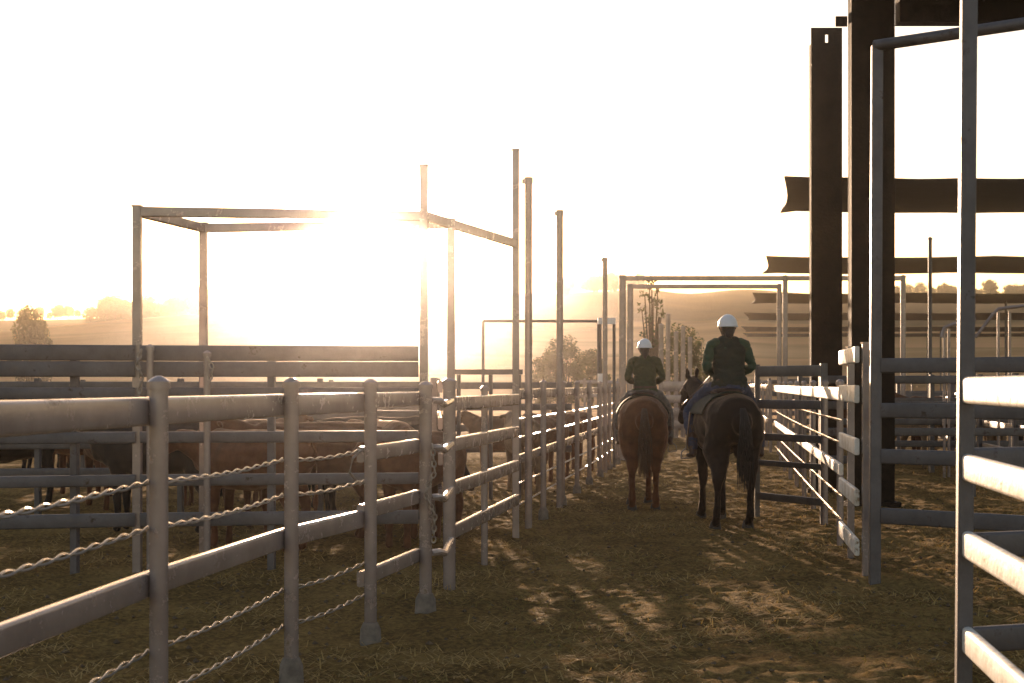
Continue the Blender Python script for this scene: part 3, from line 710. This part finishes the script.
    for i in range(N1+1):
        a = math.pi/2*i/N1
        for j in range(K1):
            b = 2*math.pi*j/K1; rr = math.sin(a)
            vs.append(c+Vector(((RX_-.012)*rr*math.cos(b), (RY_-.012)*rr*math.sin(b), math.cos(a)*(RZ_-.012)-.012*(i == N1))))
    for i in range(N1):
        for j in range(K1):
            q = (i*K1+j, (i+1)*K1+j, (i+1)*K1+(j+1) % K1, i*K1+(j+1) % K1); fs.append(q); fs.append(tuple(n_out+t for t in q[::-1]))
    for j in range(K1): fs.append((N1*K1+j, n_out+N1*K1+j, n_out+N1*K1+(j+1) % K1, N1*K1+(j+1) % K1))
    mb.add(vs, fs); hm = mb.build('helmet', M['helmet'], r0, True)
    mb = MB()
    ring = [c+Vector((RX_*1.02*math.cos(b), RY_*1.02*math.sin(b), -.010)) for b in [2*math.pi*j/28 for j in range(29)]]
    mb.tube(ring, .007, 6, up=Vector((0, 0, 1))); 
    br = []; 
    for t in range(13):
        b = math.pi*(.14+.72*t/12); br.append(c+Vector((RX_*1.0*math.cos(b), RY_*math.sin(b), -.006)))
    tip = [p+Vector((0, .055*math.sin(math.pi*k/12), -.012)) for k, p in enumerate(br)]
    vs = br+tip+[p-Vector((0, 0, .006)) for p in br+tip]; fs = []
    for k in range(12): fs += [(k, k+1, 14+k, 13+k), (26+k, 39+k, 40+k, 27+k), (13+k, 14+k, 40+k, 39+k)]
    mb.add(vs, fs); mb.build('brim', M['helmet'], hm)
    for s in (-1, 1):
        mb = MB(); mb.tube([c+Vector((s*.10, .0, -.02)), hd+Vector((s*.078, .02, -.03)), hd+Vector((s*.035, .06, -.105)), hd+Vector((0, .065, -.11))], .006, 5); mb.build('chin_strap', M['black'], hm, True)
    return r0
rider(W(hb, (.06, -.02, 1.545)), hb.rotation_euler.z, 1.0, 'rider in white helmet, green shirt, dark vest and jeans on the bay horse', 'green', 'vest', 'jeans', .03, .33, .02)
rider(W(hc, (.04, -.02, 1.52)), hc.rotation_euler.z, .84, 'smaller rider in white helmet and olive jacket on the chestnut horse', 'olive', None, 'grey', .03, .33, .05)

# ------------------------------------------------------------------ cattle
def cow_proto(coat, head):
    r0 = empty('cow', (0, 0, 0)); F = Flesh()
    F.limb([(0,-.82,1.08,.12,.14),(0,-.72,1.08,.24,.24),(0,-.5,1.05,.27,.29),(0,-.1,1.0,.31,.34),(0,.3,1.0,.28,.34),(0,.55,1.05,.22,.31),(0,.72,1.05,.15,.22)], 16)
    F.limb([(0,-.85,1.26,.05,.05),(0,-.55,1.32,.10,.05),(0,.3,1.29,.08,.06),(0,.5,1.29,.08,.08)])
    hp = Vector(head[:3]); mz = Vector(head[3:]); d = mz-hp
    F.limb([(0,.6,1.1,.14,.22),(*Vector((0,.6,1.1)).lerp(hp,.6),.11,.16),(*hp,.09,.12)])
    F.limb([(*hp,.095,.10),(*(hp+d*.4),.085,.09),(*(hp+d*.8),.06,.065),(*mz,.065,.055)])
    for s in (-1, 1): F.limb([(*(hp+Vector((s*.09,0,.02))),.03,.02),(*(hp+Vector((s*.18,-.02,.0))),.045,.02),(*(hp+Vector((s*.24,-.03,-.03))),.015,.01)], 8)
    for s in (-1, 1):
        F.limb([(s*.14,-.60,1.0,.12,.18),(s*.15,-.56,.75,.09,.13),(s*.15,-.68,.50,.05,.06),(s*.15,-.66,.25,.034,.038),(s*.15,-.64,.08,.045,.05),(s*.15,-.62,.03,.05,.06)], 10)
        F.limb([(s*.13,.45,.90,.10,.14),(s*.13,.45,.65,.06,.075),(s*.13,.46,.42,.045,.05),(s*.13,.45,.2,.034,.038),(s*.13,.46,.03,.05,.055)], 10)
    F.bake('body', M[coat], r0, .024, 4, (.012, 3, 3, 3))
    mb = MB(); mb.tube([(0,-.9,1.25),(0,-.95,1.1),(0,-.95,.75),(0,-.93,.55),(0,-.93,.42)], [.025,.02,.014,.035,.008], 7); mb.build('tail', M[coat], r0, True)
    return r0
up = (0, 1.0, 1.35, 0, 1.32, 1.12); dn = (.05, 1.02, .78, .08, 1.22, .42); sd = (-.22, .92, 1.25, -.50, 1.05, 1.05)
protos = [cow_proto('cow1', up), cow_proto('cow1', sd), cow_proto('cow2', up), cow_proto('cow3', dn), cow_proto('cow3', up)]
cows = [ # proto, x, y, heading deg, scale, label, group
 (0, -2.15, 14.9, 100, .9, 'red-brown cow seen side-on behind the second and third near posts', None),
 (1, -1.35, 15.4, 20, .9, 'red-brown cow with turned head left of the glowing frame upright', None),
 (3, -1.55, 16.7, -70, .9, 'black cow with lowered head deep in the first left pen', None),
 (4, -3.9, 15.6, 80, .88, 'black cow standing behind the far left pen rails', None),
 (0, -2.9, 16.6, -20, .88, 'red-brown cow facing away in the middle of the first left pen', None),
 (2, .15, 21.6, 12, .84, 'pale tan calf seen through the left lane fence', 'cattle crowded behind the left lane fence'),
 (1, .55, 23.2, -30, .80, None, 'cattle crowded behind the left lane fence'),
 (0, -.1, 23.4, 60, .82, None, 'cattle crowded behind the left lane fence'),
 (1, .8, 25.3, 30, .82, None, 'cattle crowded behind the left lane fence'),
 (0, 1.2, 27.0, 20, .82, None, 'cattle crowded behind the left lane fence'),
 (1, -2.6, 14.2, 60, .86, 'red-brown cow nearest the rails just right of the nearest left post', None),
 (0, -.95, 14.6, 150, .84, 'red-brown cow facing the camera beside the chained post', None),
 (4, -2.2, 18.9, 95, .9, 'cow added in the second left pen to shade its floor', 'cattle added to shade the second left pen'),  # this pen's cattle are added so their shadows darken its floor
 (0, -3.9, 18.8, 80, .9, 'cow added in the second left pen to shade its floor', 'cattle added to shade the second left pen'),
 (1, -5.4, 18.9, 30, .9, 'cow added in the second left pen to shade its floor', 'cattle added to shade the second left pen'),
 (4, -6.6, 18.4, 110, .9, 'cow added in the second left pen to shade its floor', 'cattle added to shade the second left pen'),
 (0, -3.1, 20.3, -30, .9, 'cow added in the second left pen to shade its floor', 'cattle added to shade the second left pen'),
 (4, -4.8, 20.6, 95, .9, 'cow added in the second left pen to shade its floor', 'cattle added to shade the second left pen'),
 (0, -6.4, 20.9, 60, .9, 'cow added in the second left pen to shade its floor', 'cattle added to shade the second left pen'),
 (4, -1.8, 20.9, 100, .9, 'cow added in the second left pen to shade its floor', 'cattle added to shade the second left pen'),
 (4, -9.2, 25.2, 90, .92, 'cow added in the third left pen to shade lit ground', 'cattle added to shade the third left pen'),  # cattle from here back are added to shade and mask bright ground
 (0, -7.6, 25.5, 80, .92, 'cow added in the third left pen to shade lit ground', 'cattle added to shade the third left pen'),
 (4, -6.0, 25.6, 100, .92, 'cow added in the third left pen to shade lit ground', 'cattle added to shade the third left pen'),
 (0, -4.4, 25.8, 85, .92, 'cow added in the third left pen to shade lit ground', 'cattle added to shade the third left pen'),
 (4, -2.9, 26.0, 95, .92, 'cow added in the third left pen to shade lit ground', 'cattle added to shade the third left pen'),
 (4, -8.4, 27.6, 60, .92, 'cow added in the third left pen to shade lit ground', 'cattle added to shade the third left pen'),
 (0, -5.4, 27.9, 110, .92, 'cow added in the third left pen to shade lit ground', 'cattle added to shade the third left pen'),
 (4, -3.4, 28.4, 80, .92, 'cow added in the third left pen to shade lit ground', 'cattle added to shade the third left pen'),
 (2, 9.6, 28.4, 170, 1.0, 'pale tan cow facing the camera in the dark right yard', None),
 (2, 7.9, 27.8, 200, .92, 'smaller pale cow left of the other in the dark right yard', None),
 (0, 8.8, 29.4, 95, 1.0, 'red-brown cow side-on behind the pale cows in the right yard', None),
 (4, 10.8, 29.8, 160, 1.0, 'black cow at the right end of the dark yard', None),
 (0, 7.3, 30.4, 150, .95, 'red-brown cow beside the wide rusted column', None),
]
used = set()
for (k, x, y, a, s_, lb, gp_) in cows:
    o = protos[k] if k not in used else copy_tree(protos[k]); used.add(k)
    o.location = (x, y, gz(x, y)); o.rotation_euler.z = R(a); o.scale = (s_,)*3
    for kk in ('label', 'category', 'group'):
        if kk in o: del o[kk]
    tag(o, lb or 'red-brown cow crowded behind the capped-post fence left of the lane', 'cow', gp_)

# ------------------------------------------------------------------ trees
def tree_proto(h, w, leafn, leaf, lm, seed, trunk_h=.35, gaps=.5, name='tree'):
    rnd = random.Random(seed); r0 = empty(name, (0, 0, 0)); mb = MB(); cl = []
    mb.tube([(0, 0, -.6), (0, 0, h*trunk_h*.5), (rnd.uniform(-.2, .2), rnd.uniform(-.2, .2), h*trunk_h), (rnd.uniform(-.4, .4), 0, h*.7)], [h*.035, h*.028, h*.024, h*.008], 8)
    n = 16
    for i in range(n):
        a = 2.4*i; t = (i+.5)/n; z = h*(trunk_h+.02+(.92-trunk_h)*t)
        rad = w/2*math.sqrt(max(.05, 1-(2*t-.75)**2/1.7))*rnd.uniform(.55, 1.0)
        c = Vector((math.cos(a)*rad*.8, math.sin(a)*rad*.8, z)); cl.append((c, w*rnd.uniform(.13, .22)))
        mb.tube([(0, 0, h*trunk_h*rnd.uniform(.7, 1.3)), c*.5+Vector((0, 0, h*.2*(1-t))), c], [h*.012, h*.008, h*.003], 5)
    mb.build('trunk', M['bark'], r0, True)
    vs = []; fs = []; c2 = MB()
    for i in range(leafn):
        c, r = cl[rnd.randrange(n)]
        q = Vector((rnd.gauss(0, 1), rnd.gauss(0, 1), rnd.gauss(0, .8))); q = q.normalized()*r*rnd.random()**.4
        p = c+q; e = Vector((rnd.gauss(0, 1), rnd.gauss(0, 1), rnd.gauss(0, 1))).normalized(); f_ = e.orthogonal().normalized()
        ls = leaf*rnd.uniform(.6, 1.3)
        c2.add([p-e*ls, p+f_*ls*.45, p+e*ls, p-f_*ls*.45], [(0, 1, 2, 3)])
    c2.build('crown', M[lm], r0)
    return r0
tp = [tree_proto(9, 8.5, 5200, .26, 'leaf', 1, .18), tree_proto(10, 8, 2200, .45, 'leaf', 2, .3), tree_proto(8, 9, 2000, .45, 'leaf2', 3, .25), tree_proto(5, 3.0, 4600, .11, 'leaf2', 4, .25), tree_proto(4.6, .9, 300, .075, 'leaf', 5, .45)]
tused = set()
def put_tree(k, x, y, s_, lb, gp_=None, rz=0, sz=1, cat='tree', name=None, dz=0):
    o = tp[k] if k not in tused else copy_tree(tp[k]); tused.add(k)
    o.location = (x, y, gz(x, y)+dz); o.rotation_euler.z = rz; o.scale = (s_, s_, s_*sz)
    for kk in ('label', 'category', 'group'):
        if kk in o: del o[kk]
    if name: o.name = name
    return tag(o, lb, cat, gp_)
def atpx(px, y): return (px-512)/1422*y
put_tree(0, atpx(32, 115), 115, .46, 'round bushy tree standing alone above the far left rails', sz=1.75)
put_tree(3, atpx(564, 60), 60, .72, 'bushy young tree behind the bare poles', rz=1)
put_tree(3, atpx(590, 70), 70, .66, 'lower bush beside the far portal post', rz=2)
put_tree(3, atpx(548, 64), 64, .62, 'small hazy bush behind the tallest bare pole', rz=3)
put_tree(3, atpx(680, 50), 50, .64, 'leaning leafy tree behind the far lane uprights', rz=4, sz=1.15)
put_tree(4, atpx(652, 48), 48, 1.08, 'spindly sapling rising above the pipe portal beams', rz=0, sz=1.12)
put_tree(4, atpx(700, 52), 52, .75, 'thin sapling between the two riders', rz=2)
put_tree(3, atpx(706, 62), 62, .5, 'small dark bush between the two riders', rz=2.5)
put_tree(2, atpx(155, 110), 110, .2, 'low shrub right of the round bushy tree', rz=1)
rr = random.Random(11)
for i in range(52):      # ridge line
    px = -60 + i*8.8*(1+.0*i) + rr.uniform(-4, 4); y = DR-rr.uniform(0, 20)
    put_tree(1+i % 2, atpx(px, y), y, rr.uniform(.17, .34), 'small tree in the hazy row along the left ridge', 'trees along the left ridge', rz=rr.uniform(0, 6))
for i in range(34):      # clump on the slope
    px = rr.uniform(90, 215); y = rr.uniform(205, 262)
    put_tree(1+i % 2, atpx(px, y), y, rr.uniform(.3, .46), 'tree in the dark grove on the left hillside', 'grove on the left hillside', rz=rr.uniform(0, 6), sz=.9)
for i in range(16):
    px = rr.uniform(225, 330); y = rr.uniform(175, 225)
    put_tree(1+i % 2, atpx(px, y), y, rr.uniform(.2, .32), 'tree in the sunlit haze behind the pipe frame', 'trees in the haze behind the pipe frame', rz=rr.uniform(0, 6), sz=.9)
for i in range(26):
    px = rr.uniform(545, 640); y = rr.uniform(272, 296)
    put_tree(1+i % 2, atpx(px, y), y, rr.uniform(.22, .42), 'tree on the wooded knoll left of the portal', 'trees on the knoll left of the portal', rz=rr.uniform(0, 6))
for i in range(22):
    px = 880+i*9+rr.uniform(-4, 4); y = rr.uniform(278, 296)
    put_tree(1+i % 2, atpx(px, y), y, rr.uniform(.25, .42), 'tree on the skyline right of the rusted columns', 'trees on the right skyline', rz=rr.uniform(0, 6))

# ------------------------------------------------------------------ haze
hz = MB(); hz.box((20, 260, 18.5), (1240, 820, 43)); ho = hz.build('haze', None)
tag(ho, 'warm haze over the yards and hills, shaped to add sun glare', 'haze', kind='stuff')
hm = bpy.data.materials.new('glare_haze'); hm.use_nodes = True; nt = hm.node_tree
nt.nodes.remove(nt.nodes['Principled BSDF'])
pv = nt.nodes.new('ShaderNodeVolumePrincipled'); nt.links.new(pv.outputs[0], nt.nodes['Material Output'].inputs['Volume'])
pv.inputs['Color'].default_value = (1.0, .93, .90, 1); pv.inputs['Density'].default_value = .0008; pv.inputs['Anisotropy'].default_value = .985  # strong forward scatter added to stand for lens glare round the sun
ho.data.materials.append(hm)

# ------------------------------------------------------------------ light, sky, camera
az = math.atan((364-512)/1422); el = R(6.0)
d = Vector((math.sin(az)*math.cos(el), math.cos(az)*math.cos(el), math.sin(el)))
sun = bpy.data.lights.new('sun', 'SUN'); sun.energy = 5; sun.angle = R(.6); sun.color = (1, .78, .52)
so = bpy.data.objects.new('sun', sun); col.objects.link(so); so.rotation_euler = d.to_track_quat('Z', 'Y').to_euler(); so.location = (0, 0, 40)
w = bpy.data.worlds.new('World'); sc.world = w; w.use_nodes = True; nt = w.node_tree
sky = nt.nodes.new('ShaderNodeTexSky'); sky.sky_type = 'NISHITA'; sky.sun_disc = False
sky.sun_elevation = el; sky.sun_rotation = az; sky.dust_density = 1.0; sky.air_density = 1; sky.ozone_density = 1
bg = nt.nodes['Background']; bg.inputs['Strength'].default_value = .095; nt.links.new(sky.outputs[0], bg.inputs['Color'])

cam = bpy.data.cameras.new('camera'); co = bpy.data.objects.new('camera', cam); col.objects.link(co); sc.camera = co
co.location = (0, 0, CH); co.rotation_euler = (R(90), 0, 0); cam.sensor_width = 36; cam.lens = 50
cam.shift_y = (384-341.5)/1024; cam.clip_end = 4000; cam.clip_start = .05
cam.dof.use_dof = True; cam.dof.focus_distance = 12; cam.dof.aperture_fstop = 5.6
vs_ = sc.view_settings; sc.display_settings.display_device = 'sRGB'
vs_.view_transform = 'Standard'; vs_.look = 'None'; vs_.gamma = 1; vs_.exposure = 1.55; vs_.use_white_balance = True; vs_.white_balance_temperature = 7200; vs_.white_balance_tint = 24
sc.cycles.volume_bounces = 1; sc.cycles.max_bounces = 6; sc.cycles.use_denoising = True
